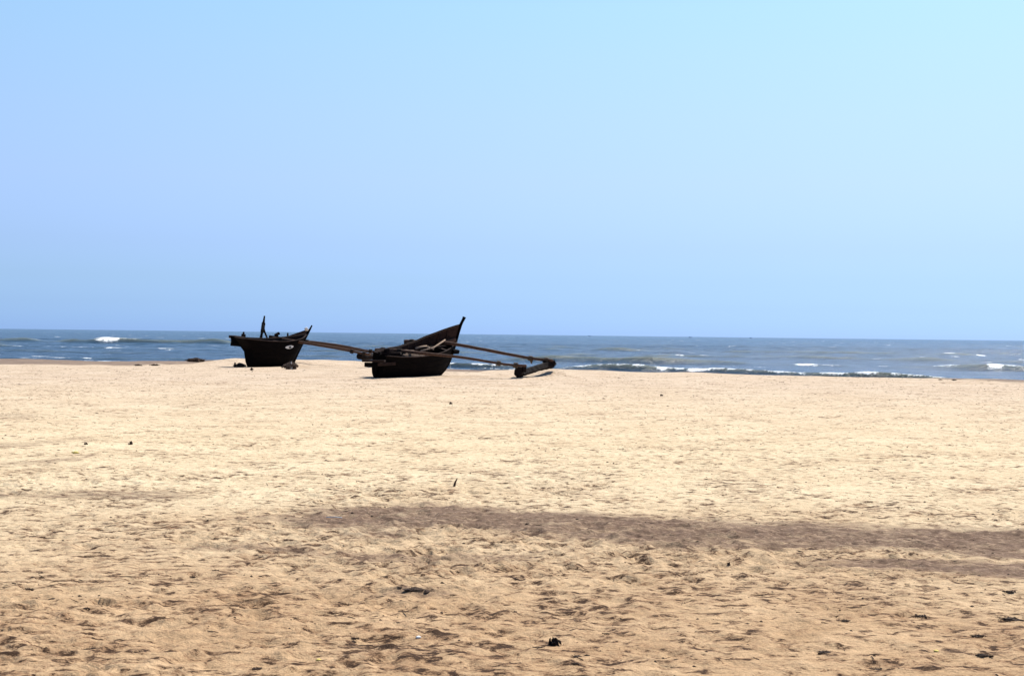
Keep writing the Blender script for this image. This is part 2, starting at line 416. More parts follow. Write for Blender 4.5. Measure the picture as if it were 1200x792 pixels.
RIDGES = [
 dict(d=[(-400,136),(0,131),(400,122),(560,113),(700,112),(760,109),(880,104),(1000,97),(1100,91),(1200,86),(1600,74)], h=.47, wf=.75, wb=2.2,
      foam=[(25,45,.7),(55,80,.9),(98,108,.9),(340,362,.8),(367,378,.8),(518,532,1),(553,566,1),(566,600,.9),(675,690,.7),(720,738,.6),(743,757,1),(770,790,1),(774,779,1.3),(793,800,1.1),(808,828,1.3),(832,846,1),(850,868,.8),(876,884,.9),(898,930,1),(932,945,.8),(700,716,.6),(655,672,.6),(1060,1085,.7),(1095,1108,.7),(958,990,1),(1002,1032,1.1),(1046,1056,.8),(1120,1140,.6),(1168,1196,1.4)],
      gap=[(-400,500,.3)]),
 dict(d=[(-400,122),(0,120),(400,112),(700,104),(900,96),(1000,91),(1200,81),(1600,70)], h=.2, wf=.5, wb=1.2,
      foam=[(5,20,.5),(58,75,1),(96,106,.9),(560,640,.7),(770,800,.8),(880,1010,.75),(1090,1120,.6),(1140,1200,.9)], gap=[(-400,560,.25)]),
 dict(d=[(-400,175),(0,170),(300,160),(640,143),(900,140),(1200,128),(1600,116)], h=.52, wf=1.6, wb=4,
      foam=[(934,956,1.3),(963,983,.85),(1030,1042,.5),(1094,1125,.8),(1160,1174,1.2),(1180,1200,.6)], gap=[(-400,600,.35)]),
 dict(d=[(-400,215),(0,210),(600,190),(900,185),(1200,172),(1600,160)], h=.38, wf=2.2, wb=5,
      foam=[(15,28,.7),(60,72,.5),(795,800,.8),(820,828,.7),(1024,1032,.4)], gap=[(0,500,.5)]),
 dict(d=[(-400,312),(0,300),(160,298),(320,292),(600,300),(1200,270),(1600,250)], h=1.05, wf=3.0, wb=8,
      foam=[(30,48,.55),(108,119,.6),(118,137,1.9),(137,150,.55),(152,160,.5)], gap=[(-400,70,.5),(330,1600,.22)]),
 dict(d=[(-400,270),(0,262),(430,262),(900,250),(1200,240),(1600,230)], h=.42, wf=2.2, wb=6, foam=[(1108,1116,1.1),(1148,1153,1)], gap=[(60,415,.3),(450,640,.3)]),
]
for k, rd in enumerate(RIDGES):
    p = np.array(rd['d'], float)
    d0 = np.interp(PX, p[:, 0], p[:, 1]) + (1.2 + .004 * np.interp(PX, p[:, 0], p[:, 1])) * pn(X / 9, X * 0 + k * 3.3, k) * 2 if False else 0
    d0r = np.interp(PX[0], p[:, 0], p[:, 1]); xr = d0r * TA[0]
    d0 = (d0r + (1.2 + .004 * d0r) * 2 * pn(xr / 9, xr * 0 + k * 3.3, k))[None, :] + X * 0
    t = Y - d0
    hh = (X * 0 + 1) * rd['h'] * np.clip(.75 + 1.1 * pn(xr / 7 + k * 5, xr * 0 + .5, k + 3), .2, 1.4)[None, :]
    for g in rd['gap']: hh = hh * (1 - (1 - g[2]) * sstep(g[0] - 15, g[0] + 25, PX) * (1 - sstep(g[1] - 25, g[1] + 15, PX)))
    prof = np.where(t < 0, np.exp(-(t / rd['wf']) ** 2), np.exp(-(t / rd['wb']) ** 2))
    Z += hh * prof
    face = np.maximum(face, np.where(t < .2, prof, 0) * np.clip(hh / .4, 0, 1) * (1 - sstep(-.0, .4, t)))
    for (p0, p1, s_) in rd['foam']:
        mid_, hw_ = (p0 + p1) / 2, (p1 - p0) / 2 + 3.5
        mg = 14 + .8 * (p1 - p0)
        cc = np.nonzero((PX[0] > p0 - mg) & (PX[0] < p1 + mg))[0]; dq = d0[0, cc]
        rr_ = np.nonzero((dd > dq.min() - 4 * rd['wf']) & (dd < dq.max() + 4 * rd['wf']))[0]
        sl = (slice(rr_[0], rr_[-1] + 1), slice(cc[0], cc[-1] + 1))
        x_, y_, t_, p_ = X[sl], Y[sl], t[sl], PX[sl]
        q_ = (p_ - mid_ + (3 + .25 * (p1 - p0)) * fbm(x_ / (y_ / 90), t_ / .8, 3, k + 50)) / hw_
        seg = np.sqrt(np.clip(1 - q_ * q_, 0, 1))
        n_ = fbm(x_ / (y_ / 110) + k, t_ / .35, 3, k + 20)
        wft = rd['wf'] * ((.6 if s_ < 1.15 else .85) * (.3 + .7 * seg)); cen = rd['wf'] * (0 if s_ < 1.15 else .35)
        fm = seg ** .5 * (seg > 0) * min(s_, 1.2) * np.exp(-((t_ + cen + rd['wf'] * .5 * n_) / wft) ** 2)
        foam[sl] = np.maximum(foam[sl], np.clip(fm, 0, 1.15))
        Z[sl] += np.clip(fm, 0, 1) * .06 * np.clip(n_ + .3, 0, 1) * (s_ > .9)
# swash lace near the shore
p = np.array(RIDGES[0]['d'], float); d0 = np.interp(PX, p[:, 0], p[:, 1])
sw = sstep(d0 - 1, d0 - 9, Y * 1.0) if False else np.clip((d0 - Y) / 6, 0, 1)
foam = np.maximum(foam, sw * sstep(.12, .34, fbm(X / 2.6, Y / 1.1, 4, 31)) * .75)
caps = sstep(.37, .5, fbm(X / 5.0, Y / 3.0, 3, 40)) * (Y > 120) * (Y < 1500) * sstep(.0, .3, pn(X / 40, Y / 60, 41)) * .7
foam = np.maximum(foam, caps)
me = grid_mesh('sea', X, Y, Z + SEA, False, {'foam': foam, 'face': face, 'dist': Y})
sea = bpy.data.objects.new('sea_water', me); COL.objects.link(sea); tag(sea, kind='structure')
M = Mat('sea_water'); P = M.pos()
d_ = M.attr('dist')
deep = M.mix(lin2 if False else M.ramp(M.math('DIVIDE', d_, 900), [(.1, 0.0), (.6, 1.0)]), (.001, .028, .070), (.001, .031, .068))
colr = M.mix(M.attr('face'), deep, (.115, .125, .085))
big = M.noise(.02, 4, .6, M.pos((1, .5, 1)))
colr = M.mix(1.0, colr, M.ramp(big, [(.3, .8), (.7, 1.2)]), 'MULTIPLY')
M.l(colr, M.p.inputs['Base Color']); M.p.inputs['Roughness'].default_value = .18; M.p.inputs['IOR'].default_value = 1.33; M.p.inputs['Specular IOR Level'].default_value = .26
b1 = M.noise(.35, 5, .6, M.pos((1, 1.9, 1))); b2 = M.noise(1.6, 5, .65, M.pos((1, 1.8, 1)))
M.l(M.bump(b2, .7, .22, M.bump(b1, .8, .9)), M.p.inputs['Normal'])
fb = M.n('ShaderNodeBsdfPrincipled'); fb.inputs['Base Color'].default_value = (.82, .84, .84, 1); fb.inputs['Roughness'].default_value = .9
mixs = M.n('ShaderNodeMixShader')
fn = M.math('ADD', M.attr('foam'), M.math('MULTIPLY', M.math('SUBTRACT', M.noise(3.4, 6, .8, M.pos((1, 1, 4))), .56), 3.0))
fn = M.math('MULTIPLY', fn, M.math('MINIMUM', M.math('MULTIPLY', M.attr('foam'), 6), 1.0), True)
M.l(M.ramp(fn, [(.26, 0.0), (.62, 1.0)]), mixs.inputs[0]); M.l(M.p.outputs[0], mixs.inputs[1]); M.l(fb.outputs[0], mixs.inputs[2]); M.l(mixs.outputs[0], M.out.inputs[0])
sea.data.materials.append(M.m)

# ------------------------------------------------------------------ outrigger boats
class Hull:
    """canoe hull in its own frame: +x to the bow, +y to port, z up from the keel"""
    def __init__(s, **k): s.__dict__.update(k)
    def prof(s, tab, t): t_ = np.array(tab, float); return float(np.interp(t, t_[:, 0], t_[:, 1]))
    def smooth(s, tab, t):
        return (s.prof(tab, max(0, t - .04)) + 2 * s.prof(tab, t) + s.prof(tab, min(1, t + .04))) / 4
    def pt(s, t, v, side, inset=0.0):
        zk = s.smooth(s.keel, t); zs = s.smooth(s.sheer if side > 0 or not hasattr(s, 'sheer_low') else s.sheer_low, t); B = max(0.0, s.smooth(s.beam, t) - inset)
        z = zk + inset * .8 + (zs - zk - inset * .8) * v
        x = (1 - t) * s.prof(s.stern, v) + t * s.prof(s.stem, v)
        wv = s.prof(s.sect, v)
        full = 1 - (1 - wv) * 1.0
        return Vector((x - inset * (2 * t - 1), side * (B * full + .012), z))
    def surface(s, mb, inset, flip, nt_=40, nv=14):
        for side in (1, -1):
            vs = [s.pt(i / nt_, j / nv, side, inset) for i in range(nt_ + 1) for j in range(nv + 1)]
            fs = []
            for i in range(nt_):
                for j in range(nv):
                    q = (i * (nv + 1) + j, (i + 1) * (nv + 1) + j, (i + 1) * (nv + 1) + j + 1, i * (nv + 1) + j + 1)
                    fs.append(q if (side > 0) == (not flip) else q[::-1])
            mb.add(vs, fs)
    def build(s, parent, mt_out, mt_in):
        nt_, nv = 44, 14
        mb = MB(); s.surface(mb, 0, False)
        # bottom strip and stern / bow closure
        def strip(A_, B_): mb.add(A_ + B_, [(i, i + 1, len(A_) + i + 1, len(A_) + i) for i in range(len(A_) - 1)])
        strip([s.pt(i / 40, 0, 1) for i in range(41)], [s.pt(i / 40, 0, -1) for i in range(41)])
        for t in (0, 1): strip([s.pt(t, j / nv, 1) for j in range(nv + 1)], [s.pt(t, j / nv, -1) for j in range(nv + 1)])
        h = mb.build('hull', mt_out, parent, True)
        mi = MB(); s.surface(mi, s.th, True)
        strip_ = lambda A_, B_: mi.add(A_ + B_, [(i, i + 1, len(A_) + i + 1, len(A_) + i) for i in range(len(A_) - 1)])
        strip_([s.pt(i / 40, 0, 1, s.th) for i in range(41)], [s.pt(i / 40, 0, -1, s.th) for i in range(41)])
        for side in (1, -1): strip_([s.pt(i / 40, 1, side) for i in range(41)], [s.pt(i / 40, 1, side, s.th) for i in range(41)])
        mi.build('inner_planking', mt_in, parent, True)
        # plank seams standing a little proud
        ms = MB()
        for v in (.3, .52, .74):
            for side in (1, -1):
                ms.tube([s.pt(i / 30, v, side) for i in range(1, 30)], .013, 5)
        ms.build('plank_seams', mt_out, h)
        return h
    def rail(s, parent, mat, side, r_=.035, t0=0, t1=1):
        mb = MB(); n = 30
        mb.tube([s.pt(t0 + (t1 - t0) * i / n, 1, side) + Vector((0, side * .015, .015)) for i in range(n + 1)], r_, 6, .15, 1.0, 3)
        return mb.build('gunwale', mat, parent, True)
    def thwart(s, parent, mat, t, dz=-.12, wd=.16):
        a = s.pt(t, .9, 1, s.th); b = s.pt(t, .9, -1, s.th); c_ = (a + b) / 2 + Vector((0, 0, dz + .05))
        mb = MB(); mb.box(c_, (wd, (a - b).length + .02, .04)); return mb.build('thwart', mat, parent)
def frame(origin, deg, heel, trim=0):
    """x axis to the bow: deg from +X towards +Y; heel: top falls to starboard"""
    Rz = Matrix.Rotation(R(deg), 3, 'Z'); Rx = Matrix.Rotation(R(heel), 3, 'X'); Ry = Matrix.Rotation(R(-trim), 3, 'Y')
    return Rz @ Ry @ Rx
def lash(parent, p, rad, n=5, axis=Vector((1, 0, 0)), mat=None, seed=0):
    mb = MB(); rr = random.Random(seed); axis = axis.normalized()
    a = axis.cross(Vector((0, 0, 1))).normalized(); b = axis.cross(a); pts = []
    for i in range(n * 10 + 1):
        an = i / 10 * 2 * math.pi
        pts.append(p + axis * ((i / (n * 10) - .5) * .05 * n * .7 + .01 * rr.random()) + (a * math.cos(an) + b * math.sin(an)) * (rad + .012 * rr.random()))
    mb.tube(pts, .016, 5)
    return mb.build('rope_lashing', mat or m_rope, parent, True)

def bow_boat(origin, rot, H, label, spec):
    root = empty('outrigger_boat', origin, rot); tag(root, label, 'boat', 'outrigger fishing boats drawn up on the sand')
    inv = root.matrix_world.inverted(); L_ = lambda P_: inv @ Vector(P_)
    hull = H.build(root, m_tar, m_inner)
    for side in (1, -1): H.rail(root, m_rail, side, .022)
    return root, inv, L_, hull

# ---- nearer, larger boat
O1 = at(440, 443.2); O1.z = ground(O1.x, O1.y) - .07
rot1 = frame(O1, 61, 15)
H1 = Hull(th=.04,
    keel=[(0, .0), (.75, 0), (.9, .02), (1, .10)],
    sheer=[(0, 1.00), (.15, 1.0), (.4, 1.10), (.6, 1.34), (.8, 1.74), (1, 2.20)],
    sheer_low=[(0, 1.00), (.15, 1.0), (.4, 1.05), (.6, 1.14), (.8, 1.27), (1, 1.50)],
    beam=[(0, .27), (.12, .46), (.3, .58), (.5, .59), (.7, .50), (.85, .30), (1, .0)],
    stern=[(0, .0), (1, -.12)], stem=[(0, 4.4), (.1, 4.78), (.25, 4.98), (.45, 5.08), (.7, 5.12), (1, 5.18)],
    sect=[(0, .06), (.08, .42), (.2, .68), (.4, .86), (.7, .96), (1, 1.0)])
b1, inv1, L1, hull1 = bow_boat(O1, rot1, H1, 'larger black outrigger boat with tall pointed bow, its float on the sand at right', None)
for t in (.12, .32, .55, .76): H1.thwart(b1, m_inner, t)
mb = MB()      # stem post with knob
tip = H1.pt(1, 1, 1); tip.y = 0
mb.tube([Vector((4.5, 0, .06))] + [Vector((H1.pt(1, v, 1).x + .02, 0, H1.pt(1, v, 1).z)) for v in (.1, .25, .45, .7, .85, 1.0)] + [tip + Vector((.07, 0, .12)), tip + Vector((.15, 0, .27)), tip + Vector((.17, 0, .35))],
        [.05, .055, .06, .06, .06, .06, .065, .06, .065, .075, .04], 8, .1, 1, 4)
mb.build('stem_post', m_tar, b1, True)
mb = MB(); mb.tube([Vector((-.05, 0, -.02)), Vector((-.10, 0, .5)), Vector((-.16, 0, 1.08))], .05, 7, .1); mb.build('stern_post', m_tar, b1, True)
mb = MB(); mb.box((4.95, -.1, 1.12), (.42, .34, .16)); mb.build('bow_block', m_tar, b1)
# ribs
mb = MB()
for t in np.linspace(.1, .9, 11):
    for side in (1, -1): mb.tube([H1.pt(t, v, side, .055) for v in (.05, .2, .4, .6, .8, .98)], .022, 5)
rb = mb.build('ribs', m_inner, b1)

def wpt(px, py, y): return at_d(px, y, 0) if False else (CAM + px_ray(px, py) * ((y - CAM.y) / px_ray(px, py).y))
def beam(parent, inv, pts, rad, name='outrigger_beam', mat=m_pole, seed=0, twin=True):
    P_ = [inv @ p for p in pts]
    # smooth resample
    n = 26; res = []
    for i in range(n + 1):
        u = i / n * (len(P_) - 1); k = min(int(u), len(P_) - 2); f = u - k
        p0 = P_[max(k - 1, 0)]; p1 = P_[k]; p2 = P_[k + 1]; p3 = P_[min(k + 2, len(P_) - 1)]
        res.append(.5 * ((2 * p1) + (p2 - p0) * f + (2 * p0 - 5 * p1 + 4 * p2 - p3) * f * f + (3 * p1 - p0 - 3 * p2 + p3) * f ** 3))
    mb = MB(); mb.tube(res, [rad * (1.08 - .4 * i / n) for i in range(n + 1)], 8, .16, 1, seed)
    o = mb.build(name, mat, parent, True)
    return o, P_, res
# depths follow the hull: near beam crosses the after third, far beam the forward third
nb, Pn, Rn = beam(b1, inv1, [wpt(440, 410, 55.2), wpt(458, 410.3, 54.9), wpt(492, 413.6, 54.6), wpt(545, 419.3, 54.2), wpt(590, 426.6, 53.9), wpt(617, 428.5, 53.7)], .062, seed=1)
fb_, Pf, Rf = beam(b1, inv1, [wpt(474, 400.3, 57.6), wpt(500, 400.6, 57.3), wpt(526, 402.2, 57.0), wpt(575, 411, 56.6), wpt(620, 419.5, 56.2), wpt(648, 422.3, 56.0)], .075, seed=2)
for R_, fs in ((Rn, (3, 7, 20, 23)), (Rf, (2, 7, 21, 24))):
    for i in fs: lash(nb if R_ is Rn else fb_, R_[i], .085, 5, R_[i + 1] - R_[i], m_darkrope if i < 10 else m_rope, i)
# float: a hewn log rising to its upturned fore end
FP = [wpt(605, 437, 54.0), wpt(612, 436.2, 54.3), wpt(622, 433.8, 54.9), wpt(632, 430.8, 55.5), wpt(641, 428.0, 56.0), wpt(649, 425.8, 56.4)]
fl, _, Rl = beam(b1, inv1, FP, .17, 'float', m_log, 5)
mb = MB(); mb.tube(Rl, [.13, .175, .185, .18, .18, .165, .16, .15, .145, .14, .14, .14, .14, .14, .14, .14, .145, .15, .15, .155, .155, .16, .165, .17, .17, .165, .14], 5, .2, 1, 9)
me2 = bpy.data.meshes.new('float'); me2.from_pydata([tuple(v) for v in mb.v], [], mb.f); me2.materials.append(m_log); fl.data = me2
for (px, py, y, a, sz) in ((607.5, 435, 53.95, 0, (.26, .2, .36)), (614, 432.5, 54.0, .3, (.14, .14, .24)), (637.5, 426.2, 56.0, .1, (.12, .12, .24)), (644.5, 426, 56.15, .25, (.34, .24, .28))):
    p = inv1 @ wpt(px, py, y); rotm = rot1.transposed() @ Matrix.Rotation(a, 3, 'Z') @ Matrix.Rotation(.08, 3, 'Y')
    mb = MB(); mb.box(p, sz, rotm); mb.build('float_block', m_log, fl)
p = inv1 @ wpt(623, 421.5, 56.2); mb = MB(); mb.tube([p + Vector((0, 0, .08)), p, p + Vector((.02, -.02, -.16))], [.05, .07, .02], 7, .3); mb.build('rope_knot', m_rope, fb_, True)
# clutter built onto the hull
def plank(parent, inv, rot, a, b, wd, th, name, mat):
    a = inv @ a; b = inv @ b; d = (b - a); x = d.normalized(); z = (rot.transposed() @ Vector((0, 0, 1))); y = z.cross(x).normalized(); z = x.cross(y)
    mb = MB(); mb.box((a + b) / 2, (d.length, wd, th), Matrix((x, y, z)).transposed()); return mb.build(name, mat, parent)
plank(b1, inv1, rot1, wpt(425, 422.8, 53.0), wpt(451, 423.2, 52.7), .16, .075, 'rudder_plank', m_rail)
plank(b1, inv1, rot1, wpt(428, 427.2, 53.2), wpt(442, 427.6, 53.0), .14, .17, 'rudder_block', m_tar)
plank(b1, inv1, rot1, wpt(434, 418.2, 54.3), wpt(462, 418.6, 53.4), .2, .08, 'stern_seat', m_rail)
plank(b1, inv1, rot1, wpt(442, 410.6, 54.6), wpt(459, 410.4, 54.2), .24, .12, 'stern_bench', m_inner)
plank(b1, inv1, rot1, wpt(443, 427.2, 52.75), wpt(463, 426.0, 53.4), .05, .12, 'patch_plank', m_rail)
plank(b1, inv1, rot1, wpt(446, 414.5, 54.4), wpt(470, 414.2, 54.4), .5, .10, 'deck_boards', m_rail)
plank(b1, inv1, rot1, wpt(475, 403.8, 57.3), wpt(489, 404.6, 57.0), .2, .22, 'beam_chock', m_tar)
plank(b1, inv1, rot1, wpt(497, 407.5, 56.2), wpt(519, 405.5, 57.0), .4, .06, 'deck_boards', m_rail)
plank(b1, inv1, rot1, wpt(522, 401.3, 57.1), wpt(533, 397.9, 57.6), .14, .14, 'bow_cleat', m_pole)
# heaped net inside the hull
mb = MB(); mb.blob(H1.pt(.42, .8, 1).lerp(H1.pt(.42, .8, -1), .5), (.75, .38, .22), 3, 18, 12, .3); 
net1 = mb.build('fishing_net', m_net, None, True); net1.matrix_world = b1.matrix_world.copy()
tag(net1, 'brown fishing net heaped inside the larger boat amidships', 'net')
# loose poles lying in the boat
def pole(pts, rad, label, mat=m_light):
    o0 = pts[0]; mb = MB(); mb.tube([p - o0 for p in pts], [rad, rad * .9, rad * .8][:len(pts)], 7, .15, 1, int(rad * 1000))
    o = mb.build('wooden_pole', mat, None, True); o.location = o0; return tag(o, label, 'pole', 'loose poles lying in the larger boat')
pole([wpt(493, 411.5, 55.2), wpt(508, 407.5, 56.0), wpt(521.5, 398.3, 56.8)], .042, 'pale slanting pole leaning up towards the bow of the larger boat')
pole([wpt(487, 408.6, 55.9), wpt(494, 406.6, 56.1), wpt(500, 405.6, 56.3)], .05, 'short pale stub of wood lying on the net in the larger boat')
pole([wpt(501, 406.5, 55.9), wpt(504, 408, 55.8), wpt(508, 409.4, 55.7)], .04, 'short crooked pale stick crossing under the slanting pole', m_light)

# ---- farther boat on the left
O2 = at(289, 430.3); O2.z = ground(O2.x, O2.y) - .05
rot2 = frame(O2, 60, 7)
H2 = Hull(th=.04,
    keel=[(0, .0), (.8, 0), (1, .06)],
    sheer=[(0, 1.44), (.3, 1.36), (.55, 1.34), (.75, 1.42), (.9, 1.52), (1, 1.66)],
    beam=[(0, .30), (.12, .48), (.3, .58), (.5, .60), (.7, .52), (.85, .34), (1, .0)],
    stern=[(0, .15), (.3, .1), (.6, .0), (.75, -.25), (1, -.75)], stem=[(0, 3.35), (.15, 3.5), (.4, 3.7), (.7, 4.0), (1, 4.3)],
    sect=[(0, .08), (.08, .42), (.2, .66), (.4, .84), (.7, .95), (1, 1.0)])
b2, inv2, L2, hull2 = bow_boat(O2, rot2, H2, 'smaller black wooden outrigger boat farther left with short mast and white painted eye', None)
for t in (.15, .4, .62, .82): H2.thwart(b2, m_inner, t, -.04)
tip = H2.pt(1, 1, 1); tip.y = 0
mb = MB(); mb.tube([Vector((3.45, 0, .04))] + [Vector((H2.pt(1, v, 1).x + .02, 0, H2.pt(1, v, 1).z)) for v in (.15, .4, .7, .9, 1.0)] + [tip + Vector((.14, -.03, .24)), tip + Vector((.26, -.05, .46))], [.05, .055, .06, .06, .06, .06, .05, .035], 8, .12)
mb.build('stem_post', m_tar, b2, True)
plank(b2, inv2, rot2, wpt(271, 394.5, 69.0), wpt(284, 396.0, 68.4), .3, .14, 'stern_plank', m_rail)
plank(b2, inv2, rot2, wpt(272.5, 403.2, 68.6), wpt(287, 404.5, 68.3), .35, .16, 'stern_bracket', m_tar)
# mast stump: two spars lashed together with a prop
D2 = 70.2
mb = MB(); mb.tube([inv2 @ wpt(305.3, 399, D2), inv2 @ wpt(307.2, 388, D2), inv2 @ wpt(309.0, 377, D2), inv2 @ wpt(309.9, 370, D2)], [.07, .06, .055, .035], 8, .12)
mast = mb.build('mast', m_log, b2, True)
mb = MB(); mb.tube([inv2 @ wpt(313.6, 397.5, D2 + .3), inv2 @ wpt(310.2, 389, D2 + .1), inv2 @ wpt(308.0, 380, D2 - .08)], [.045, .045, .04], 7, .12); mb.build('mast_prop', m_log, b2, True)
mb = MB(); mb.tube([inv2 @ wpt(304.6, 397.5, D2 - .25), inv2 @ wpt(306.6, 390, D2 - .15), inv2 @ wpt(308.2, 380, D2 - .1)], [.045, .045, .04], 7, .12); mb.build('mast_prop', m_log, b2, True)
for py in (379.5, 382, 384.5, 388): lash(mast, inv2 @ wpt(308.6 - (py - 380) * .15, py, D2), .075, 4, Vector((0, 0.01, 1)).cross(Vector((.01, 0, 0))) if False else Vector((.02, .0, 1)), m_darkrope, int(py))
def post(parent, inv, px, py0, py1, y, r_, name='thole_post', mat=m_log):
    mb = MB(); mb.tube([inv @ wpt(px - .2, py0, y), inv @ wpt(px, (py0 + py1) / 2, y), inv @ wpt(px + .2, py1, y)], [r_ * 1.3, r_, r_ * .7], 7, .2); return mb.build(name, mat, parent, True)
post(b2, inv2, 285.2, 397, 388.8, 68.9, .06); post(b2, inv2, 337, 398.5, 390, 71.8, .05)
mb = MB(); mb.box(inv2 @ wpt(285.2, 393.8, 68.9), (.16, .14, .2)); mb.build('post_block', m_log, b2)
# tackle on the gunwale amidships
for (a, b, wd, th, nm, mt) in (((315, 394.5), (327, 396), .3, .16, 'crate_of_tackle', m_rail), ((322, 393.2), (327.3, 390.2), .12, .14, 'timber_crutch', m_rail), ):
    plank(b2, inv2, rot2, wpt(*a, 70.9), wpt(*b, 71.0), wd, th, nm if nm != 'crate_of_tackle' else 'deck_box', mt)
post(b2, inv2, 324.5, 397, 391.2, 70.9, .07)
plank(b2, inv2, rot2, wpt(343, 399.0, 71.3), wpt(357, 395.2, 72.9), .10, .06, 'inner_stringer', m_light)
# painted eye on the near bow side
def surf_patch(H, t0, v0, rx, rz, mat, name, parent, off, n=18):
    base = H.pt(t0, v0, -1); vs = []; dt = rx / 3.8; dv = rz / 1.4
    cpt = lambda t, v: H.pt(t, v, -1) + Vector((0, -off, -off * .2))
    vs.append(cpt(t0, v0))
    for rr_ in (.5, 1.0):
        for k in range(n): a = 2 * math.pi * k / n; vs.append(cpt(t0 + dt * math.cos(a) * rr_ , v0 + dv * math.copysign(abs(math.sin(a)) ** 1.3, math.sin(a)) * rr_))
    fs = [(0, 1 + k, 1 + (k + 1) % n) for k in range(n)] + [(1 + k, 1 + n + k, 1 + n + (k + 1) % n, 1 + (k + 1) % n) for k in range(n)]
    mb = MB(); mb.add(vs, fs); return mb.build(name, mat, parent)
eye = surf_patch(H2, .60, .80, .30, .085, m_white, 'painted_eye', b2, .02)
surf_patch(H2, .603, .80, .09, .05, m_black, 'pupil', eye, .05)
def plate(parent, inv, pix, th, name, mat):
    P_ = [inv @ wpt(*p) for p in pix]; nrm = (P_[1] - P_[0]).cross(P_[2] - P_[0]).normalized() * th / 2; n = len(P_)
    mb = MB(); mb.add([p + nrm for p in P_] + [p - nrm for p in P_], [tuple(range(n)), tuple(range(2 * n - 1, n - 1, -1))] + [(i, n + i, n + (i + 1) % n, (i + 1) % n) for i in range(n)])
    return mb.build(name, mat, parent)
plate(b2, inv2, [(330, 396.6, 72.0), (345, 391.4, 72.6), (357.5, 387.2, 73.1), (360.5, 386.8, 73.2), (361, 392, 73.1), (358, 397, 73), (334, 399, 72)], .05, 'bulwark_board', m_inner)
plate(b2, inv2, [(271.8, 394.3, 68.8), (272.2, 403.6, 68.7), (283, 406.5, 68.5), (287, 412, 68.4), (289, 396, 68.4)], .25, 'counter_block', m_tar)
# pale rag caught on the bow
mb = MB(); mb.blob(inv2 @ wpt(358.8, 385.6, 72.9), (.11, .09, .09), 6, 12, 8, .35); rg = mb.build('cloth_rag', m_cloth, None, True); rg.matrix_world = b2.matrix_world.copy()
tag(rg, 'small white rag tied at the bow of the smaller boat', 'rag')
# beams and float of the far boat
fn_, _, Rn2 = beam(b2, inv2, [wpt(320, 396.6, 70.6), wpt(330, 397.5, 70.3), wpt(360, 402.2, 69.9), wpt(380, 405.6, 69.6), wpt(405, 410.2, 69.3), wpt(422, 413.6, 69.0), wpt(434, 415.4, 68.8)], .072, seed=7)
ff_, _, Rf2 = beam(b2, inv2, [wpt(340, 398.4, 73.2), wpt(357, 400, 73.0), wpt(376, 402.1, 72.6), wpt(402, 405.6, 72.2), wpt(425, 410.2, 71.8), wpt(443, 413, 71.4)], .078, seed=8)
for R_, i, b_ in ((Rn2, 19, fn_), (Rn2, 23, fn_), (Rn2, 4, fn_), (Rf2, 23, ff_), (Rf2, 6, ff_)): lash(b_, R_[i], .09, 4, R_[i + 1] - R_[i], m_darkrope, i)
mb = MB(); mb.tube([inv2 @ wpt(380, 404.2, 70.2), inv2 @ wpt(405, 408.2, 70.0), inv2 @ wpt(431, 412.6, 69.8)], .035, 6, .2); mb.build('brace_pole', m_pole, b2, True)
FP2 = [wpt(420.5, 417.6, 69.0), wpt(427, 418.0, 69.4), wpt(436, 417.5, 70.2), wpt(446, 416, 71.3), wpt(452, 415, 72)]
fo = [inv2 @ p for p in FP2]; mb = MB(); mb.tube(fo, [.15, .17, .16, .15, .1], 10, .15); mb.build('float', m_log, b2, True)
# the float hangs from short struts because the beach falls away there
for px in (424, 443):
    pp = inv2 @ wpt(px, 417, 69.2 if px < 430 else 71.2); mb = MB(); mb.box(pp + Vector((0, 0, .0)), (.08, .08, .34)); mb.build('float_peg', m_log, b2)

# ------------------------------------------------------------------ things on the sand
def clump(px, py, wpx, hpx, seed, label, name='seaweed_clump', mat=m_weed, cat='seaweed', group='dark dry clumps lying on the sand', strands=26, tall=1.5):
    c_ = at(px, py); c_.z = ground(c_.x, c_.y); s_ = c_.y / F
    wx = wpx * s_ / 2; hz = hpx * s_ * tall; wy = min(wx * .8, 1.2)
    rr = random.Random(seed); mb = MB()
    mb.blob((0, 0, 0), (wx * .6, wy * .5, hz * .5), seed, 14, 8, .4, 0, 2.5)
    for k in range(max(3, int(wpx / 8))):
        mb.blob((rr.uniform(-.85, .85) * wx, rr.uniform(-.8, .8) * wy, 0), (wx * rr.uniform(.1, .28), wy * rr.uniform(.1, .3), hz * rr.uniform(.25, .6)), seed + k + 1, 9, 6, .4, rr.random() * 3, 2.5)
    for k in range(strands):
        a = rr.random() * 6.28; r0 = rr.random() ** .7; p = Vector((math.cos(a) * wx * r0, math.sin(a) * wy * r0, hz * .4 * (1 - r0 * .7)))
        d = Vector((rr.uniform(-1, 1), rr.uniform(-1, 1), rr.uniform(-.15, .45))).normalized() * wx * rr.uniform(.1, .35)
        mb.tube([p - d, p + Vector((0, 0, hz * .15)), p + d], [.15 * hz * .4, .22 * hz * .4, .08 * hz * .4], 4)
    o = mb.build(name, mat, None, False); o.location = c_; return tag(o, label, cat, group)
clump(650, 757.5, 14, 10, 5, 'black coconut husk lying alone on the sand at the bottom middle', 'coconut_husk', m_husk, 'husk', None, 14, 1.5)
clump(153.5, 521.5, 6, 5, 31, 'round dark brown lump on pale sand beside the faint track at left', 'beach_stone', m_stone, 'stone', 'dark stones on the sand', 0)
clump(101, 523, 5, 3, 32, 'small dark lump just right of the yellow scrap', 'beach_stone', m_stone, 'stone', 'dark stones on the sand', 0)
clump(775, 463, 4.5, 3, 33, 'small dark lump on far pale sand right of the boats', 'beach_stone', m_stone, 'stone', 'dark stones on the sand', 0)
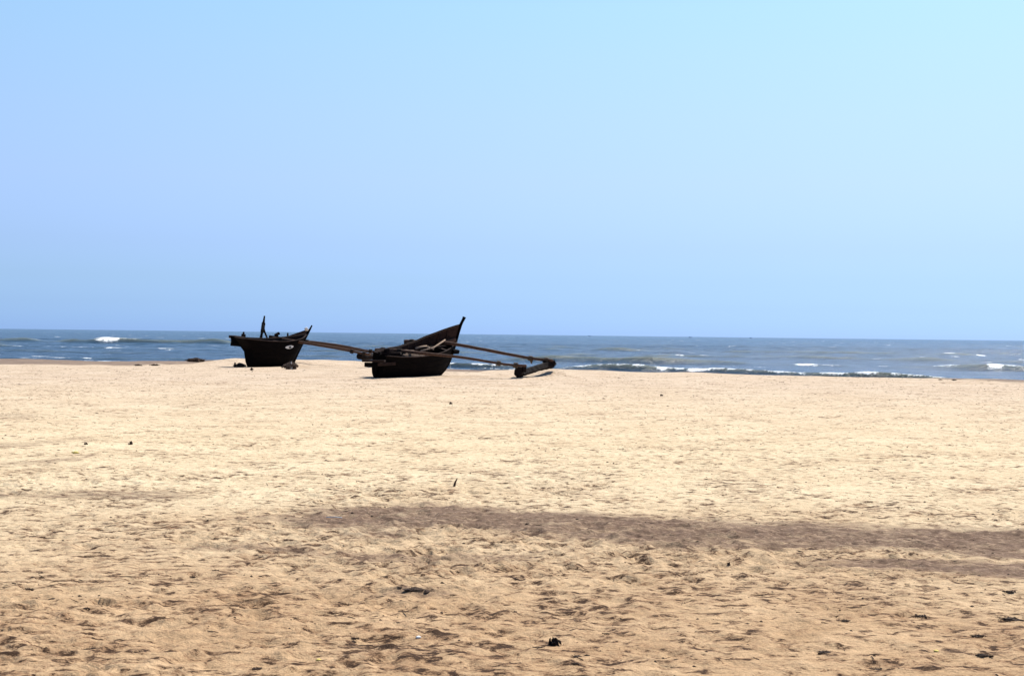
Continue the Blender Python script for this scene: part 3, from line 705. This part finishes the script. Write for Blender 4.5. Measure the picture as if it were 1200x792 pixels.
clump(528, 473.5, 5, 3, 34, 'small brown lump on the sand below the larger boat', 'beach_stone', m_stone, 'stone', 'dark stones on the sand', 0)
clump(854, 661, 6, 3.5, 35, 'small dark lump just below the dark sand band', 'beach_stone', m_stone, 'stone', 'dark stones on the sand', 0)
cl = [(32, 691, 16, 4.5, 'dark crumbly clump near the left edge of the sand'), (17, 685, 8, 3, 'tiny dark clump left of the crumbly clump at the left edge'),
      (101, 716, 12, 4, 'flat black clump low on the left part of the sand'), (105, 761, 26, 5, 'long dark clump near the bottom left corner'),
      (486, 695, 44, 5.5, 'long dark streaky clump in the lower middle of the sand'), (225, 673, 14, 4, 'thin dark clump in the lower left sand below the faint grey streak'),
      (415, 748, 12, 3.5, 'small black clump low and left of the coconut husk'), (1183, 694, 18, 5, 'dark clump at the right edge just under the dark band'),
      (1186, 726, 34, 6, 'broad dark clump at the right edge of the sand'), (1080, 721, 20, 5.5, 'dark crumbly clump right of centre in the lower right sand'),
      (1147, 748, 20, 8, 'dark raised clump in the lower right sand'), (992, 727, 20, 4, 'flat dark clump in the lower right, leftmost there'),
      (1152, 768, 22, 4.5, 'thin dark clump below the raised clump at lower right'), (969, 765, 26, 4.5, 'flat dark clump near the bottom edge, right half'),
      (1030, 782, 24, 4.5, 'dark clump at the bottom edge, right half'), (674, 781, 12, 6, 'black clump low right of the coconut husk'),
      (676, 769, 18, 4, 'dark clump close behind the black clump by the coconut husk'), (711, 744, 12, 3.5, 'thin black clump right of and above the coconut husk'),
      (300, 782, 20, 5, 'dark clump at the bottom edge, left half'), (252, 667, 12, 3.5, 'small dark clump beside the thin one in the lower left sand')]
for k, (px, py, a, b, lb) in enumerate(cl): clump(px, py, a, b * .6, 50 + k, lb, tall=.9)
# heaps beside the far boat
clump(229, 424, 24, 4.5, 90, 'dark brown heap of seaweed on the far damp sand left of the boats', 'seaweed_heap', m_kelp, 'seaweed', None, 60, 1.8)
clump(281, 430.5, 14, 4.5, 91, 'black heap at the stern foot of the smaller boat', 'stern_heap', m_darkrope, 'heap', None, 60, 2.0)  # low black lump at the foot of the stern
clump(341, 432.8, 18, 7, 92, 'brown heap of old net under the bow of the smaller boat', 'net_heap', m_net, 'net', None, 80, 2.2)
clump(341, 432.9, 4, 6, 93, 'grey white scrap of cloth stuck in the net heap by the smaller boat', 'cloth_scrap', m_cloth, 'cloth', None, 4, 2.4)
clump(162, 428, 10, 2, 94, 'low dark clump on far sand left of the seaweed heap', 'seaweed_clump')
clump(181, 427.8, 12, 2, 95, 'low dark clump on far sand just left of the seaweed heap', 'seaweed_clump')
clump(295, 434, 4, 3.5, 96, 'small brown clump just in front of the smaller boat', 'seaweed_clump')
clump(1102, 445.5, 5, 3, 97, 'dark clump at the water edge far right, left of the damp strip', 'seaweed_clump', tall=.7)
clump(1118, 446, 6, 3.5, 98, 'dark clump on the damp strip at the water edge far right', 'seaweed_clump', tall=.7)
# stick planted in the sand
c_ = at(531.5, 571); c_.z = ground(c_.x, c_.y); s_ = c_.y / F
mb = MB(); mb.tube([Vector((0, 0, -.05)), Vector((.012, 0, .02)), Vector((2.2 * s_, 0, 5 * s_)), Vector((4 * s_, .0, 8.5 * s_))], [.014, .013, .009, .006], 7, .15)
o = mb.build('driftwood_stick', m_stone, None, True); o.location = c_; tag(o, 'short dark stick standing up out of the pale sand', 'stick')
# pale slender stick on dark band
c_ = at(392, 607); c_.z = ground(c_.x, c_.y) + .01
mb = MB(); mb.tube([Vector((-.08, .02, 0)), Vector((0, 0, .008)), Vector((.07, -.012, .002))], .005, 6); o = mb.build('pale_stick', m_cloth, None, True); o.location = c_
tag(o, 'thin whitish stick lying on the dark sand band', 'stick')
def scrap(px, py, s, mat, name, label, cat, seed):
    c_ = at(px, py); c_.z = ground(c_.x, c_.y) + s * .2; mb = MB(); mb.blob((0, 0, 0), (s, s * .8, s * .45), seed, 9, 6, .35); o = mb.build(name, mat, None, True); o.location = c_; tag(o, label, cat)
scrap(88, 532, .045, m_yellow, 'yellow_scrap', 'pale yellow scrap lying beside the faint track at left', 'scrap', 3)
scrap(490, 749, .016, m_white, 'seashell', 'tiny white shell low on the sand left of the coconut husk', 'shell', 4)
scrap(373, 774, .014, m_yellow, 'seashell', 'tiny yellowish shell at the bottom left of centre', 'shell', 5)
scrap(1097, 765, .016, m_yellow, 'seashell', 'tiny yellowish shell in the lower right sand', 'shell', 6)

# countless scattered bits: twigs, husk crumbs, shell grit -> one object
mb = MB(); rr = random.Random(5); nr = np.random.RandomState(3); NL = 9000
ly = 6.8 * np.exp(nr.rand(NL) ** .8 * math.log(9.5)); lx = (nr.rand(NL) - .5) * 2 * ly * .42
lk = (fbm(lx / 1.3, ly / 1.3, 3, 44) > nr.uniform(-.35, .5, NL)) & ~((np.abs(lx + 4) < 5) & (ly > 50) & (ly < 61))
lx, ly = lx[lk], ly[lk]; lz = sand_z(lx, ly)
for k in range(len(lx)):
    x, y, z = lx[k], ly[k], lz[k]; s = .0035 + .010 * rr.random() ** 5 + .00028 * y
    if rr.random() < .45:
        ph = rr.random() * 6.28; e = rr.uniform(.8, 2.2); q = [Vector((x + math.cos(ph + t * 1.571) * s * (e if t % 2 == 0 else 1) * rr.uniform(.7, 1.2), y + math.sin(ph + t * 1.571) * s * (e if t % 2 == 0 else 1), z + s * .1 * rr.random())) for t in range(4)]
        mb.add(q + [Vector((x, y, z + s * rr.uniform(.4, .9))), Vector((x, y, z - s))], [(0, 1, 4), (1, 2, 4), (2, 3, 4), (3, 0, 4), (1, 0, 5), (2, 1, 5), (3, 2, 5), (0, 3, 5)])
    else:
        a = rr.random() * 6.28; L_ = s * rr.uniform(2, 9); d = Vector((math.cos(a) * L_, math.sin(a) * L_, L_ * rr.uniform(-.05, .15)))
        mb.tube([Vector((x, y, z + s * .1)) - d * .5, Vector((x, y, z + s * .35)), Vector((x, y, z + s * .3)) + d * .5], [s * .18, s * .25, s * .12], 3)
lit = mb.build('beach_litter', m_weed); tag(lit, 'dark crumbs and twigs scattered over the sand', 'litter', None, 'stuff')

# ------------------------------------------------------------------ ships on the horizon
def ship(px, dist_, ln, label, k):
    c_ = at_d(px, dist_, SEA); root = empty('fishing_vessel', (c_.x, c_.y, SEA)); tag(root, label, 'ship', 'small vessels on the horizon')
    mb = MB(); h = ln * .12; n = 9; vs = []
    for i in range(n):
        u = i / (n - 1) * 2 - 1; b = ln * .13 * (1 - abs(u) ** 2.5) + .05; sh = h * (1 + .5 * u * u)
        vs += [(u * ln / 2, -b, sh), (u * ln / 2 * .92, -b * .6, -.3), (u * ln / 2 * .92, b * .6, -.3), (u * ln / 2, b, sh)]
    fs = [(i * 4 + j, i * 4 + 4 + j, i * 4 + 4 + (j + 1) % 4, i * 4 + (j + 1) % 4) for i in range(n - 1) for j in range(4)] + [(0, 1, 2, 3), (n * 4 - 1, n * 4 - 2, n * 4 - 3, n * 4 - 4)]
    mb.add(vs, fs); mb.build('hull', m_ship, root)
    mb = MB(); mb.box((-ln * .18, 0, h + ln * .08), (ln * .22, ln * .16, ln * .16)); mb.build('wheelhouse', m_ship, root)
    mb = MB(); mb.tube([(ln * .1, 0, h * .8), (ln * .1, 0, h + ln * .3)], [ln * .015, ln * .008], 6); mb.build('mast', m_ship, root)
ship(691, 3800, 8, 'tiny vessel on the horizon just right of the boat float', 0)
ship(809, 4200, 10, 'tiny vessel on the horizon, middle one of three', 1)
ship(880, 4000, 8, 'tiny vessel on the horizon, rightmost of three', 2)
